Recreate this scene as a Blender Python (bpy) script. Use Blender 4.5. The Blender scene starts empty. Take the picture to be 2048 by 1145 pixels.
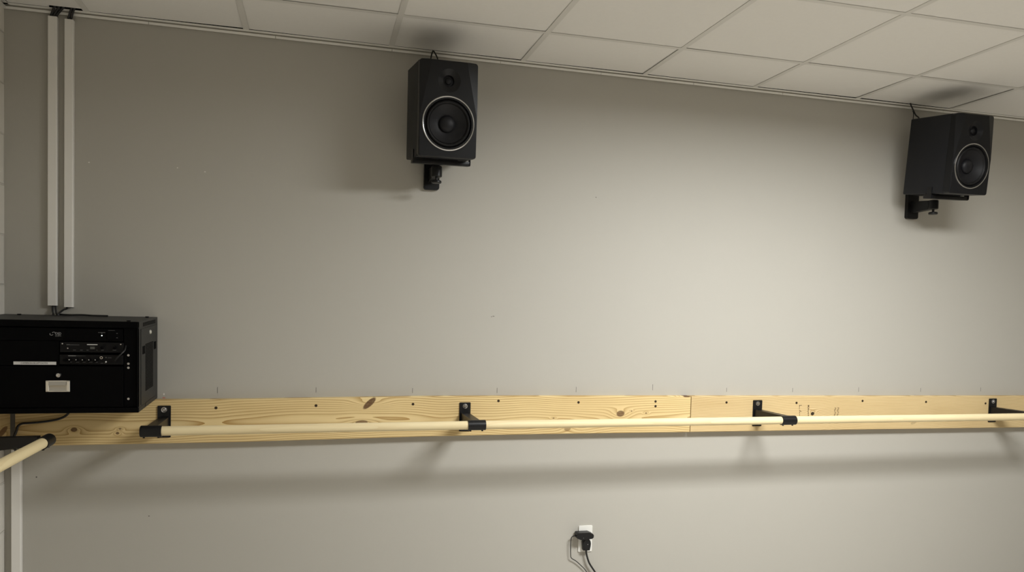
import bpy, bmesh, math, random
from mathutils import Vector, Matrix, Euler
random.seed(7)
PI = math.pi
SC = bpy.context.scene
COL = SC.collection

# ------------------------------------------------------------------ camera
cam_d = bpy.data.cameras.new('camera')
cam = bpy.data.objects.new('camera', cam_d)
COL.objects.link(cam)
yaw, pitch, roll = 0.258, -0.0413, 0.0267
fw = Vector((math.sin(yaw) * math.cos(pitch), math.cos(yaw) * math.cos(pitch), math.sin(pitch)))
rt = Vector((math.cos(yaw), -math.sin(yaw), 0.0))
up = rt.cross(fw)
r2 = rt * math.cos(roll) + up * math.sin(roll)
u2 = up * math.cos(roll) - rt * math.sin(roll)
m = Matrix((r2, u2, -fw)).transposed().to_4x4()
m.translation = Vector((1.1661, -3.4468, 1.5))
cam.matrix_world = m
cam_d.sensor_fit = 'HORIZONTAL'
cam_d.sensor_width = 36.0
cam_d.lens = 1503.89 / 2048 * 36.0
cam_d.shift_y = (673.64 - 572.5) / 2048
cam_d.clip_start = 0.02
SC.camera = cam

# ------------------------------------------------------------------ world, exposure
wd = bpy.data.worlds.new('world')
SC.world = wd
wd.use_nodes = True
wd.node_tree.nodes['Background'].inputs[0].default_value = (0.02, 0.02, 0.022, 1)
wd.node_tree.nodes['Background'].inputs[1].default_value = 0.2
SC.view_settings.view_transform = 'Standard'
SC.view_settings.look = 'None'
SC.view_settings.gamma = 1.0
SC.view_settings.use_curve_mapping = False
SC.view_settings.exposure = 0.0
PANEL_POWER = 125.0            # watts of the ceiling light panel near the wall
REAR_POWER = 8.0              # of the panel behind the camera
PANEL_SPREAD = 172.0          # the prismatic lens keeps the light off the grazing angles
PANEL_TINT = (0.975, 0.985, 0.985)


# ------------------------------------------------------------------ materials
def nt(name):
    mt = bpy.data.materials.new(name)
    mt.use_nodes = True
    t = mt.node_tree
    return mt, t, t.nodes['Principled BSDF']


def plain(name, col, rough=0.5, metal=0.0, spec=0.5, noise=0.0, scale=40.0, bump=0.0, bscale=300.0):
    mt, t, b = nt(name)
    b.inputs['Base Color'].default_value = (*col, 1)
    b.inputs['Roughness'].default_value = rough
    b.inputs['Metallic'].default_value = metal
    b.inputs['Specular IOR Level'].default_value = spec
    tc = t.nodes.new('ShaderNodeTexCoord')
    if noise > 0:
        n = t.nodes.new('ShaderNodeTexNoise')
        n.inputs['Scale'].default_value = scale
        n.inputs['Detail'].default_value = 5
        t.links.new(tc.outputs['Object'], n.inputs['Vector'])
        mx = t.nodes.new('ShaderNodeMix')
        mx.data_type = 'RGBA'
        mx.inputs[6].default_value = (*[c * (1 - noise) for c in col], 1)
        mx.inputs[7].default_value = (*[min(1, c * (1 + noise)) for c in col], 1)
        t.links.new(n.outputs['Fac'], mx.inputs[0])
        t.links.new(mx.outputs[2], b.inputs['Base Color'])
    if bump > 0:
        n2 = t.nodes.new('ShaderNodeTexNoise')
        n2.inputs['Scale'].default_value = bscale
        n2.inputs['Detail'].default_value = 4
        t.links.new(tc.outputs['Object'], n2.inputs['Vector'])
        bp = t.nodes.new('ShaderNodeBump')
        bp.inputs['Strength'].default_value = bump
        bp.inputs['Distance'].default_value = 0.002
        t.links.new(n2.outputs['Fac'], bp.inputs['Height'])
        t.links.new(bp.outputs['Normal'], b.inputs['Normal'])
    return mt


def emit(name, col, power):
    mt, t, b = nt(name)
    b.inputs['Base Color'].default_value = (0.8, 0.8, 0.8, 1)
    b.inputs['Emission Color'].default_value = (*col, 1)
    b.inputs['Emission Strength'].default_value = power
    return mt


class N:
    """tiny helper for math node chains"""

    def __init__(s, t):
        s.t = t

    def m(s, op, a, b=None, c=None):
        n = s.t.nodes.new('ShaderNodeMath')
        n.operation = op
        for i, v in enumerate((a, b, c)):
            if v is None:
                continue
            if isinstance(v, (int, float)):
                n.inputs[i].default_value = v
            else:
                s.t.links.new(v, n.inputs[i])
        return n.outputs[0]

    def noise(s, vec, scale, detail=2.0, rough=0.5):
        n = s.t.nodes.new('ShaderNodeTexNoise')
        n.inputs['Scale'].default_value = scale
        n.inputs['Detail'].default_value = detail
        n.inputs['Roughness'].default_value = rough
        s.t.links.new(vec, n.inputs['Vector'])
        return n.outputs['Fac']

    def xyz(s, x, y, z):
        n = s.t.nodes.new('ShaderNodeCombineXYZ')
        for i, v in enumerate((x, y, z)):
            if isinstance(v, (int, float)):
                n.inputs[i].default_value = v
            else:
                s.t.links.new(v, n.inputs[i])
        return n.outputs[0]

    def mix(s, fac, a, b):
        n = s.t.nodes.new('ShaderNodeMix')
        n.data_type = 'RGBA'
        for i, v in ((0, fac), (6, a), (7, b)):
            if isinstance(v, (int, float)):
                n.inputs[i].default_value = v
            elif isinstance(v, tuple):
                n.inputs[i].default_value = (*v, 1)
            else:
                s.t.links.new(v, n.inputs[i])
        return n.outputs[2]


def lumber(name, light, dark, knots=(), axis='X', zc=0.975, freq=95.0, wob=3.0, seed=0.0, wander=0.05, lines=0.75, knotdark=(0.16, 0.075, 0.03)):
    """plain-sawn softwood: rings around a wandering centre line, bent round the knots"""
    mt, t, b = nt(name)
    h = N(t)
    tc = t.nodes.new('ShaderNodeTexCoord')
    sp = t.nodes.new('ShaderNodeSeparateXYZ')
    t.links.new(tc.outputs['Object'], sp.inputs[0])
    L = sp.outputs[0] if axis == 'X' else sp.outputs[1]
    Z = sp.outputs[2]
    D = sp.outputs[1] if axis == 'X' else sp.outputs[0]
    Ls = h.m('ADD', L, seed)
    nz = h.noise(h.xyz(h.m('MULTIPLY', Ls, 0.8), 0.0, 0.0), 1.0, 1.0)
    c = h.m('ADD', h.m('MULTIPLY', h.m('SUBTRACT', nz, 0.5), wander * 4), zc)
    d = h.m('SQRT', h.m('ADD', h.m('POWER', h.m('SUBTRACT', Z, c), 2.0), h.m('ADD', h.m('POWER', h.m('ADD', D, 0.012), 2.0), 0.00004)))
    n1 = h.noise(h.xyz(h.m('MULTIPLY', Ls, 1.0), h.m('MULTIPLY', Z, 1.2), 3.0), 2.0, 1.0)
    v = h.m('ADD', h.m('MULTIPLY', d, freq), h.m('MULTIPLY', n1, wob))
    n3 = h.noise(h.xyz(h.m('MULTIPLY', Ls, 3.2), h.m('MULTIPLY', Z, 30.0), 1.0), 1.0, 2.0)
    v = h.m('ADD', v, h.m('MULTIPLY', n3, 0.42))
    kmask = None
    for (kx, kz, rx, rz, rot, amt) in knots:
        dx = h.m('SUBTRACT', L, kx)
        dz = h.m('SUBTRACT', Z, kz)
        ca, sa = math.cos(rot), math.sin(rot)
        a1 = h.m('ADD', h.m('MULTIPLY', dx, ca), h.m('MULTIPLY', dz, sa))
        a2 = h.m('SUBTRACT', h.m('MULTIPLY', dz, ca), h.m('MULTIPLY', dx, sa))
        q = h.m('ADD', h.m('POWER', h.m('DIVIDE', a1, rx), 2.0), h.m('POWER', h.m('DIVIDE', a2, rz), 2.0))
        q2 = h.m('ADD', h.m('POWER', h.m('DIVIDE', dx, rx * 2.6), 2.0), h.m('POWER', h.m('DIVIDE', dz, rz * 1.7), 2.0))
        v = h.m('ADD', v, h.m('MULTIPLY', h.m('POWER', 2.718, h.m('MULTIPLY', q2, -1.0)), amt * 3.0))
        k = h.m('MULTIPLY', h.m('MAXIMUM', 0.0, h.m('MINIMUM', 1.0, h.m('MULTIPLY', h.m('SUBTRACT', 1.2, q), 2.2))), amt)
        kmask = k if kmask is None else h.m('MAXIMUM', kmask, k)
    fr = h.m('FRACT', v)
    late = h.m('POWER', fr, 2.6)                  # slow rise, sharp edge: early to late wood
    fade = h.noise(h.xyz(h.m('MULTIPLY', Ls, 1.1), h.m('MULTIPLY', Z, 9.0), 7.0), 1.0, 2.0)
    late = h.m('MULTIPLY', late, h.m('MULTIPLY', h.m('ADD', fade, 0.35), lines * 1.25))
    fib = h.noise(h.xyz(h.m('MULTIPLY', Ls, 12.0), h.m('MULTIPLY', D, 400.0), h.m('MULTIPLY', Z, 420.0)), 1.0, 2.0)
    col = h.mix(h.m('MINIMUM', h.m('ADD', late, h.m('MULTIPLY', h.m('SUBTRACT', fib, 0.5), 0.22)), 1.0), light, dark)
    big = h.noise(h.xyz(h.m('MULTIPLY', Ls, 1.7), 0.0, h.m('MULTIPLY', Z, 6.0)), 1.0, 2.0)
    col = h.mix(h.m('MULTIPLY', h.m('SUBTRACT', big, 0.35), 0.55), col, dark)
    if kmask is not None:
        kr = h.m('MULTIPLY', kmask, h.m('ADD', 0.66, h.m('MULTIPLY', h.noise(h.xyz(h.m('MULTIPLY', L, 90.0), 0.0, h.m('MULTIPLY', Z, 160.0)), 1.0, 2.0), 0.34)))
        col = h.mix(h.m('MAXIMUM', h.m('MINIMUM', h.m('MULTIPLY', kr, 1.2), 0.97), 0.0), col, knotdark)
    t.links.new(col, b.inputs['Base Color'])
    b.inputs['Roughness'].default_value = 0.55
    b.inputs['Specular IOR Level'].default_value = 0.3
    bp = t.nodes.new('ShaderNodeBump')
    bp.inputs['Strength'].default_value = 0.15
    bp.inputs['Distance'].default_value = 0.001
    t.links.new(fib, bp.inputs['Height'])
    t.links.new(bp.outputs['Normal'], b.inputs['Normal'])
    return mt


def block_paint(name, col):
    """painted concrete block: courses 0.2 m, blocks 0.4 m, rough face"""
    mt, t, b = nt(name)
    h = N(t)
    tc = t.nodes.new('ShaderNodeTexCoord')
    sp = t.nodes.new('ShaderNodeSeparateXYZ')
    t.links.new(tc.outputs['Object'], sp.inputs[0])
    br = t.nodes.new('ShaderNodeTexBrick')
    t.links.new(h.xyz(sp.outputs[1], h.m('ADD', sp.outputs[2], -0.128), 0.0), br.inputs['Vector'])
    br.inputs['Scale'].default_value = 1.0
    br.inputs['Brick Width'].default_value = 0.4
    br.inputs['Row Height'].default_value = 0.2
    br.inputs['Mortar Size'].default_value = 0.005
    br.inputs['Mortar Smooth'].default_value = 0.6
    br.inputs['Color1'].default_value = (*col, 1)
    br.inputs['Color2'].default_value = (*[c * 0.97 for c in col], 1)
    br.inputs['Mortar'].default_value = (*[c * 0.88 for c in col], 1)
    t.links.new(br.outputs['Color'], b.inputs['Base Color'])
    n = h.noise(tc.outputs['Object'], 90.0, 6.0, 0.65)
    hh = h.m('SUBTRACT', h.m('MULTIPLY', n, 0.5), h.m('MULTIPLY', br.outputs['Fac'], 1.0))
    bp = t.nodes.new('ShaderNodeBump')
    bp.inputs['Strength'].default_value = 0.7
    bp.inputs['Distance'].default_value = 0.005
    t.links.new(hh, bp.inputs['Height'])
    t.links.new(bp.outputs['Normal'], b.inputs['Normal'])
    b.inputs['Roughness'].default_value = 0.6
    return mt


M = {}
M['wall'] = plain('greige_wall_paint', (0.45, 0.432, 0.384), 0.62, noise=0.012, scale=3.0, bump=0.08, bscale=220.0, spec=0.3)
M['block'] = block_paint('white_block_paint', (0.72, 0.69, 0.62))
M['tile'] = plain('ceiling_tile', (0.79, 0.775, 0.74), 0.9, noise=0.02, scale=60.0, bump=0.12, bscale=420.0, spec=0.1)
M['tbar'] = plain('white_ceiling_metal', (0.67, 0.655, 0.615), 0.5)
M['lip'] = plain('white_trim_enamel', (0.86, 0.845, 0.80), 0.45)
M['void'] = plain('dark_ceiling_void', (0.012, 0.011, 0.01), 0.9)  # near-black: darkness of the unlit ceiling void put into the colour
M['groove'] = plain('shaded_trim_groove', (0.34, 0.32, 0.27), 0.6)  # shade of the recess below the ceiling, put into the grey
M['floor'] = plain('studio_floor', (0.50, 0.465, 0.41), 0.45, noise=0.05, scale=4.0)
M['rearwall'] = plain('rear_wall_paint', (0.50, 0.47, 0.41), 0.7, noise=0.01)
M['race'] = plain('white_raceway_plastic', (0.82, 0.80, 0.75), 0.42)
M['black_metal'] = plain('black_powder_coat', (0.007, 0.007, 0.0075), 0.38, spec=0.3, noise=0.1, scale=200, bump=0.1, bscale=500)
M['black_plastic'] = plain('black_plastic', (0.0065, 0.0065, 0.007), 0.4, spec=0.3)
M['cable'] = plain('black_cable_sheath', (0.008, 0.008, 0.008), 0.5)
M['rack'] = plain('black_rack_enamel', (0.006, 0.006, 0.0065), 0.5, bump=0.05, bscale=700, spec=0.25)
M['rack_side'] = plain('lit_rack_enamel', (0.022, 0.022, 0.021), 0.5, bump=0.05, bscale=700, spec=0.3)  # rack black lightened: the stronger light on its side is painted in
M['device'] = plain('black_device_face', (0.0045, 0.0045, 0.005), 0.5, spec=0.15)
M['rack_dark'] = plain('shaded_rack_black', (0.0012, 0.0012, 0.0015), 0.6, spec=0.06)  # black rack parts; the front's weaker light is painted in as deeper black
M['vinyl'] = plain('black_vinyl_cabinet', (0.0085, 0.009, 0.0115), 0.5, spec=0.3, bump=0.15, bscale=600)
M['baffle'] = plain('black_satin_baffle', (0.006, 0.0063, 0.0075), 0.36, spec=0.3)
M['cone'] = plain('black_speaker_cone', (0.006, 0.006, 0.0075), 0.5, spec=0.3, bump=0.05, bscale=300)
M['rubber'] = plain('black_rubber_surround', (0.0045, 0.0045, 0.005), 0.5, spec=0.25)
M['silver'] = plain('brushed_silver', (0.50, 0.50, 0.50), 0.22, metal=1.0)
M['zinc'] = plain('zinc_bolt', (0.55, 0.55, 0.56), 0.25, metal=1.0, noise=0.1, scale=300)
M['chrome'] = plain('polished_nickel', (0.88, 0.88, 0.85), 0.4, metal=1.0)
M['nickel_dull'] = plain('brushed_nickel', (0.50, 0.49, 0.46), 0.3, metal=1.0)
M['grey_print'] = plain('grey_print', (0.30, 0.30, 0.30), 0.6)
M['dim_print'] = plain('dim_grey_print', (0.09, 0.09, 0.09), 0.6)
M['white_print'] = plain('white_print', (0.75, 0.75, 0.73), 0.5)
M['label'] = plain('label_tape', (0.62, 0.62, 0.60), 0.5)
M['ink'] = plain('black_ink', (0.03, 0.03, 0.03), 0.6)
M['stamp'] = plain('brown_stamp_ink', (0.11, 0.065, 0.025), 0.8)
M['pencil'] = plain('pencil_graphite', (0.13, 0.125, 0.115), 0.6)
M['scuff'] = plain('dark_scuff', (0.12, 0.11, 0.10), 0.8)
M['filler'] = plain('white_filler', (0.75, 0.73, 0.68), 0.8)
M['red'] = plain('red_chalk', (0.52, 0.24, 0.19), 0.9)
M['led'] = emit('white_status_light', (0.9, 1.0, 0.92), 1.6)
M['display'] = plain('grey_display', (0.07, 0.075, 0.07), 0.3)
M['diffuser'] = emit('light_diffuser', (1.0, 1.0, 0.965), 4.0)
M['ivory'] = plain('white_outlet_plastic', (0.84, 0.83, 0.78), 0.35)
M['screw'] = plain('bronze_screw', (0.045, 0.028, 0.014), 0.5, metal=0.5)
M['dowel'] = lumber('dowel_wood', (0.80, 0.68, 0.42), (0.66, 0.50, 0.26), freq=60, wob=2.5, zc=0.978, lines=0.35, seed=2.2, wander=0.01)
M['dowel_y'] = lumber('dowel_wood_side', (0.78, 0.66, 0.40), (0.64, 0.49, 0.25), freq=60, wob=2.5, zc=0.978, lines=0.35, axis='Y', seed=5.0, wander=0.01)
KN1 = [(1.4125, 1.044, 0.036, 0.013, 0.75, 0.95), (1.379, 0.958, 0.028, 0.010, 0.05, 0.8), (2.354, 0.914, 0.017, 0.011, 0.2, 0.55),
       (2.626, 0.984, 0.021, 0.015, 0.1, 0.85), (0.2238, 0.9445, 0.012, 0.009, 0.1, 0.9), (0.3856, 0.927, 0.006, 0.005, 0, 0.9),
       (0.395, 0.945, 0.006, 0.004, 0, 0.7), (2.684, 0.996, 0.004, 0.003, 0, 0.8), (2.762, 0.985, 0.006, 0.004, 0, 0.7), (2.282, 0.966, 0.005, 0.003, 0, 0.8), (2.982, 1.0665, 0.020, 0.0035, 0, 1.0),
       (1.244, 0.952, 0.020, 0.004, 0.0, 0.3)]
KN2 = [(3.715, 0.972, 0.011, 0.0095, 0.4, 1.0), (4.36, 0.915, 0.02, 0.008, 0.3, 0.25)]
M['pine'] = lumber('yellow_pine', (0.77, 0.60, 0.305), (0.35, 0.195, 0.048), KN1, zc=0.960, seed=0.7, wander=0.025, freq=102, wob=6.5, knotdark=(0.12, 0.06, 0.025))
M['pine_r'] = lumber('tan_pine', (0.71, 0.55, 0.30), (0.34, 0.205, 0.062), KN2, zc=0.84, seed=11.3, wander=0.02, freq=125, wob=9.0, knotdark=(0.02, 0.012, 0.006))
M['pine_l'] = lumber('side_pine', (0.66, 0.50, 0.25), (0.38, 0.23, 0.075), [(-0.13, 0.955, 0.05, 0.014, 0.2, 0.9)], axis='Y', zc=0.99, seed=4.0, freq=85)


# ------------------------------------------------------------------ mesh helpers
def box(bm, x0, x1, y0, y1, z0, z1, bev=0.0, seg=2, mat=None):
    mt = Matrix.Translation(((x0 + x1) / 2, (y0 + y1) / 2, (z0 + z1) / 2)) @ Matrix.Diagonal((abs(x1 - x0), abs(y1 - y0), abs(z1 - z0), 1))
    r = bmesh.ops.create_cube(bm, size=1.0, matrix=mt)
    vs = r['verts']
    if bev > 0:
        es = list({e for v in vs for e in v.link_edges})
        q = bmesh.ops.bevel(bm, geom=es, offset=bev, segments=seg, profile=0.5, affect='EDGES')
        vs = list({v for f in q['faces'] for v in f.verts} | {v for v in vs if v.is_valid})
        # every vertex of this island
        seen, stack = set(), list(vs)
        while stack:
            v = stack.pop()
            if v in seen:
                continue
            seen.add(v)
            stack += [e.other_vert(v) for e in v.link_edges]
        vs = list(seen)
    if mat is not None:
        bmesh.ops.transform(bm, matrix=mat, verts=vs)
    return vs


def prism(bm, pts, axis, a, b):
    """polygon pts extruded along an axis from a to b; pts are the two other coordinates"""
    def P(p, c):
        if axis == 'x':
            return (c, p[0], p[1])
        if axis == 'y':
            return (p[0], c, p[1])
        return (p[0], p[1], c)
    A = [bm.verts.new(P(p, a)) for p in pts]
    B = [bm.verts.new(P(p, b)) for p in pts]
    n = len(pts)
    bm.faces.new(A)
    bm.faces.new(B[::-1])
    for i in range(n):
        bm.faces.new((A[i], B[i], B[(i + 1) % n], A[(i + 1) % n]))
    return A + B


def rrect(x0, x1, z0, z1, r, n=5):
    out = []
    for cx, cz, a0 in ((x1 - r, z1 - r, 0), (x0 + r, z1 - r, PI / 2), (x0 + r, z0 + r, PI), (x1 - r, z0 + r, 1.5 * PI)):
        for i in range(n + 1):
            a = a0 + PI / 2 * i / n
            out.append((cx + r * math.cos(a), cz + r * math.sin(a)))
    return out


def lathe(bm, prof, n=40, mat=None):
    """profile of (radius, height) turned about the local z axis, then placed by mat"""
    rings = []
    for r, z in prof:
        if r < 1e-6:
            rings.append([bm.verts.new((0, 0, z))])
        else:
            rings.append([bm.verts.new((r * math.cos(2 * PI * i / n), r * math.sin(2 * PI * i / n), z)) for i in range(n)])
    for A, B in zip(rings, rings[1:]):
        for i in range(n):
            j = (i + 1) % n
            if len(A) == 1 and len(B) == 1:
                continue
            if len(A) == 1:
                bm.faces.new((A[0], B[i], B[j]))
            elif len(B) == 1:
                bm.faces.new((A[i], B[0], A[j]))
            else:
                bm.faces.new((A[i], B[i], B[j], A[j]))
    vs = [v for r in rings for v in r]
    if mat is not None:
        bmesh.ops.transform(bm, matrix=mat, verts=vs)
    return vs


def cyl(bm, p0, p1, r, n=24, bev=0.0):
    p0, p1 = Vector(p0), Vector(p1)
    L = (p1 - p0).length
    q = (p1 - p0).to_track_quat('Z', 'Y').to_matrix().to_4x4()
    q.translation = p0
    b = min(bev, r * 0.5, L * 0.4)
    prof = [(0, 0), (r - b, 0), (r, b), (r, L - b), (r - b, L), (0, L)] if b > 0 else [(0, 0), (r, 0), (r, L), (0, L)]
    return lathe(bm, prof, n, q)


def sleeve(bm, p0, p1, ro, ri, cap=False, n=32):
    """hollow sleeve; with cap its p0 end is closed"""
    p0, p1 = Vector(p0), Vector(p1)
    L = (p1 - p0).length
    q = (p1 - p0).to_track_quat('Z', 'Y').to_matrix().to_4x4()
    q.translation = p0
    if cap:
        prof = [(0, 0), (ro - 0.002, 0), (ro, 0.002), (ro, L), (ri, L), (ri, 0.004), (0, 0.004)]
    else:
        prof = [(ri, 0), (ro, 0), (ro, L), (ri, L), (ri, 0)]
    return lathe(bm, prof, n, q)


def smooth_path(pts, k=6):
    P = [Vector(p) for p in pts]
    out = []
    for i in range(len(P) - 1):
        a, b, c, d = P[max(i - 1, 0)], P[i], P[i + 1], P[min(i + 2, len(P) - 1)]
        for j in range(k):
            t = j / k
            out.append(0.5 * ((2 * b) + (-a + c) * t + (2 * a - 5 * b + 4 * c - d) * t * t + (-a + 3 * b - 3 * c + d) * t ** 3))
    out.append(P[-1])
    return out


def tube(bm, pts, r, n=10, k=6):
    P = smooth_path(pts, k) if k > 1 else [Vector(p) for p in pts]
    rings = []
    ref = Vector((0.31, 0.9, 0.27))
    for i, p in enumerate(P):
        d = (P[min(i + 1, len(P) - 1)] - P[max(i - 1, 0)]).normalized()
        s = d.cross(ref).normalized()
        u = s.cross(d)
        rings.append([bm.verts.new(p + r * (math.cos(2 * PI * j / n) * s + math.sin(2 * PI * j / n) * u)) for j in range(n)])
    for A, B in zip(rings, rings[1:]):
        for j in range(n):
            bm.faces.new((A[j], B[j], B[(j + 1) % n], A[(j + 1) % n]))
    bm.faces.new(rings[0][::-1])
    bm.faces.new(rings[-1])


def obj(name, bm, mat, parent=None, smooth=True, loc=None):
    bmesh.ops.recalc_face_normals(bm, faces=bm.faces)
    me = bpy.data.meshes.new(name)
    if loc is not None:
        bmesh.ops.translate(bm, verts=bm.verts, vec=-Vector(loc))
    bm.to_mesh(me)
    bm.free()
    me.materials.append(M[mat] if isinstance(mat, str) else mat)
    if smooth:
        for p in me.polygons:
            p.use_smooth = True
        me.set_sharp_from_angle(angle=math.radians(32))
    o = bpy.data.objects.new(name, me)
    COL.objects.link(o)
    if parent is not None:
        o.parent = parent
    if loc is not None:
        o.location = loc
    return o


def tag(o, label, cat, group=None):
    o['label'] = label
    o['category'] = cat
    if group:
        o['group'] = group
    return o


def thing(name, label, cat, loc=(0, 0, 0), group=None, rot=None, order='XYZ'):
    o = bpy.data.objects.new(name, None)
    COL.objects.link(o)
    o.empty_display_size = 0.05
    o.location = loc
    if rot is not None:
        o.rotation_mode = order
        o.rotation_euler = rot
    return tag(o, label, cat, group)


def struct(name, bm, mat, parent=None, smooth=False):
    o = obj(name, bm, mat, parent, smooth)
    if parent is None:
        o['kind'] = 'structure'
    return o


def part(name, mat, parent, fn, smooth=True, label=None):
    """a part whose geometry fn(bm) is given in the parent's own space"""
    bm = bmesh.new()
    fn(bm)
    o = obj(name, bm, mat, parent, smooth)
    if label:
        o['label'] = label
    return o


def text_mesh(name, body, size, mat, parent, loc, rot=(PI / 2, 0, 0), width=None):
    cu = bpy.data.curves.new(name, 'FONT')
    cu.body = body
    cu.size = size
    cu.extrude = 0.0002
    cu.align_x = 'CENTER'
    cu.align_y = 'CENTER'
    tmp = bpy.data.objects.new(name, cu)
    COL.objects.link(tmp)
    bpy.context.view_layer.update()
    me = bpy.data.meshes.new_from_object(tmp.evaluated_get(bpy.context.evaluated_depsgraph_get()))
    bpy.data.objects.remove(tmp)
    bpy.data.curves.remove(cu)
    if width:
        xs = [v.co.x for v in me.vertices]
        k = width / max(1e-6, max(xs) - min(xs))
        for v in me.vertices:
            v.co.x *= k
    me.materials.clear()
    me.materials.append(M[mat])
    me.name = name
    o = bpy.data.objects.new(name, me)
    COL.objects.link(o)
    o.parent = parent
    o.location = loc
    o.rotation_euler = rot
    return o


# ------------------------------------------------------------------ the room
XL, XR, YR, ZC = -0.039, 7.2, -6.4, 2.638
bm = bmesh.new(); box(bm, XL - 0.2, XR + 0.1, 0.0, 0.12, 0, 3.0); wall_front = struct('wall_front', bm, 'wall')
bm = bmesh.new(); box(bm, XL - 0.2, XL, YR, 0.0, 0, 3.0); wall_left = struct('wall_left', bm, 'block')
bm = bmesh.new(); box(bm, XR, XR + 0.1, YR, 0.0, 0, 3.0); struct('wall_right', bm, 'rearwall')
bm = bmesh.new(); box(bm, XL - 0.2, XR + 0.1, YR - 0.1, YR, 0, 3.0); struct('wall_back', bm, 'rearwall')
bm = bmesh.new(); box(bm, XL - 0.2, XR + 0.1, YR - 0.1, 0.12, -0.1, 0); struct('floor', bm, 'floor')

# ceiling: lay-in tiles on a T-bar grid hung a little out of square with the wall
GX = [XL + 0.022, 0.262, 0.870, 1.480, 2.087, 2.700, 3.305, 3.914, 4.515, 5.123, 5.733, 6.342, 6.95, XR - 0.022]
NROW = 11


def rowy(k, x):
    return -0.026 if k == 0 else max(YR + 0.022, -0.375 - 0.0135 * x - 0.6096 * (k - 1))


LIGHT_CELLS = {(5, 3), (6, 3), (5, 7), (6, 7)}
HW = 0.0118
bm = bmesh.new()
for i in range(len(GX) - 1):
    for k in range(NROW):
        if (i, k) in LIGHT_CELLS:
            continue
        x0, x1 = GX[i] + (0.001), GX[i + 1] - 0.001
        ys = [rowy(k, x0), rowy(k, x1), rowy(k + 1, x1), rowy(k + 1, x0)]
        if ys[0] - ys[3] < 0.05:
            continue
        lift = [random.choice((0.0002, 0.0002, 0.0007, 0.0016)) for _ in range(4)]
        if k == 0:
            lift = {0: [0.0005, 0.003, 0.001, 0.001], 1: [0.0004, 0.004, 0.001, 0.001], 2: [0.002, 0.0006, 0.001, 0.001], 3: [0.0004, 0.003, 0.001, 0.0005],
                    4: [0.0006, 0.0035, 0.003, 0.0005], 5: [0.002, 0.001, 0.001, 0.001], 6: [0.002, 0.0035, 0.001, 0.001], 7: [0.004, 0.002, 0.003, 0.001]}.get(i, lift)
        xs = [x0, x1, x1, x0]
        polys = [[0, 1, 2, 3]]
        quads = [(xs, ys, lift)]
        if i == 0 and k == 0:
            # the corner tile is nicked at the wall where the cables rise into the ceiling
            yb = -0.046
            quads = [([x0, 0.128, 0.128, x0], [ys[0], ys[0], yb, yb], [0.0005] * 4), ([x0, x1, x1, x0], [yb, yb, ys[2], ys[3]], [0.0005] * 4)]
        if i == 1 and k == 0:
            quads = [(xs, ys, lift)]
        for qx, qy, ql in quads:
            lo = [bm.verts.new((qx[j], qy[j], ZC + 0.0006 + ql[j])) for j in range(4)]
            hi = [bm.verts.new((qx[j], qy[j], ZC + 0.016 + ql[j])) for j in range(4)]
            bm.faces.new(lo)
            bm.faces.new(hi[::-1])
            for j in range(4):
                bm.faces.new((lo[j], hi[j], hi[(j + 1) % 4], lo[(j + 1) % 4]))
ceiling = struct('ceiling', bm, 'tile')
bm = bmesh.new()
for i, x in enumerate(GX[1:-1]):                 # main runners, away from the wall
    box(bm, x - HW, x + HW, YR, -0.020, ZC - 0.0012, ZC - 0.0001)
    box(bm, x - 0.001, x + 0.001, YR, -0.020, ZC - 0.0001, ZC + 0.03)
for k in range(1, NROW):                          # cross tees
    y0, y1 = rowy(k, XL), rowy(k, XR)
    if y0 <= YR + 0.05:
        continue
    for i in range(len(GX) - 1):
        xa, xb = GX[i] + HW - 0.0003, GX[i + 1] - HW + 0.0003
        ya, yb2 = rowy(k, xa), rowy(k, xb)
        vs = [bm.verts.new(p) for p in ((xa, ya - HW, ZC - 0.0011), (xb, yb2 - HW, ZC - 0.0011), (xb, yb2 + HW, ZC - 0.0011), (xa, ya + HW, ZC - 0.0011),
                                        (xa, ya - HW, ZC - 0.0002), (xb, yb2 - HW, ZC - 0.0002), (xb, yb2 + HW, ZC - 0.0002), (xa, ya + HW, ZC - 0.0002))]
        for f in ((0, 1, 2, 3), (7, 6, 5, 4), (0, 4, 5, 1), (1, 5, 6, 2), (2, 6, 7, 3), (3, 7, 4, 0)):
            bm.faces.new([vs[q] for q in f])
struct('grid', bm, 'tbar', ceiling)
bm = bmesh.new(); box(bm, XL - 0.2, XR + 0.1, YR - 0.1, 0.12, 2.86, 2.95); struct('slab', bm, 'void', ceiling)
bm = bmesh.new(); box(bm, XL, XR, -0.0006, -0.0001, ZC + 0.001, 2.86); struct('void_shade_sheet', bm, 'void', ceiling)  # thin near-black sheet over the wall, standing for shade in the void

# stepped wall angle round the ceiling: lip, groove, shelf
NOTCH = [0.4876, 0.9878, 1.4844, 1.9832, 2.4802, 2.9704, 3.4753, 3.9818, 4.48, 4.98, 5.48, 5.98]
bm = bmesh.new()
xs = [XL] + NOTCH + [XR]
for a, b in zip(xs, xs[1:]):
    box(bm, a + 0.0012, b - 0.0012, -0.0105, -0.0001, ZC - 0.0185, ZC - 0.0090)
box(bm, XL, XR, -0.027, -0.0085, ZC - 0.0024, ZC - 0.0004)
trim = struct('trim_1', bm, 'lip')
bm = bmesh.new(); box(bm, XL, XR, -0.0075, -0.0002, ZC - 0.0188, ZC - 0.0004); struct('groove', bm, 'groove', trim)
bm = bmesh.new()
box(bm, XL + 0.0001, XL + 0.0105, YR, -0.0105, ZC - 0.0185, ZC - 0.009)
box(bm, XL + 0.0001, XL + 0.022, YR, -0.0105, ZC - 0.0024, ZC - 0.0004)
struct('trim_2', bm, 'tbar')

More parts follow.
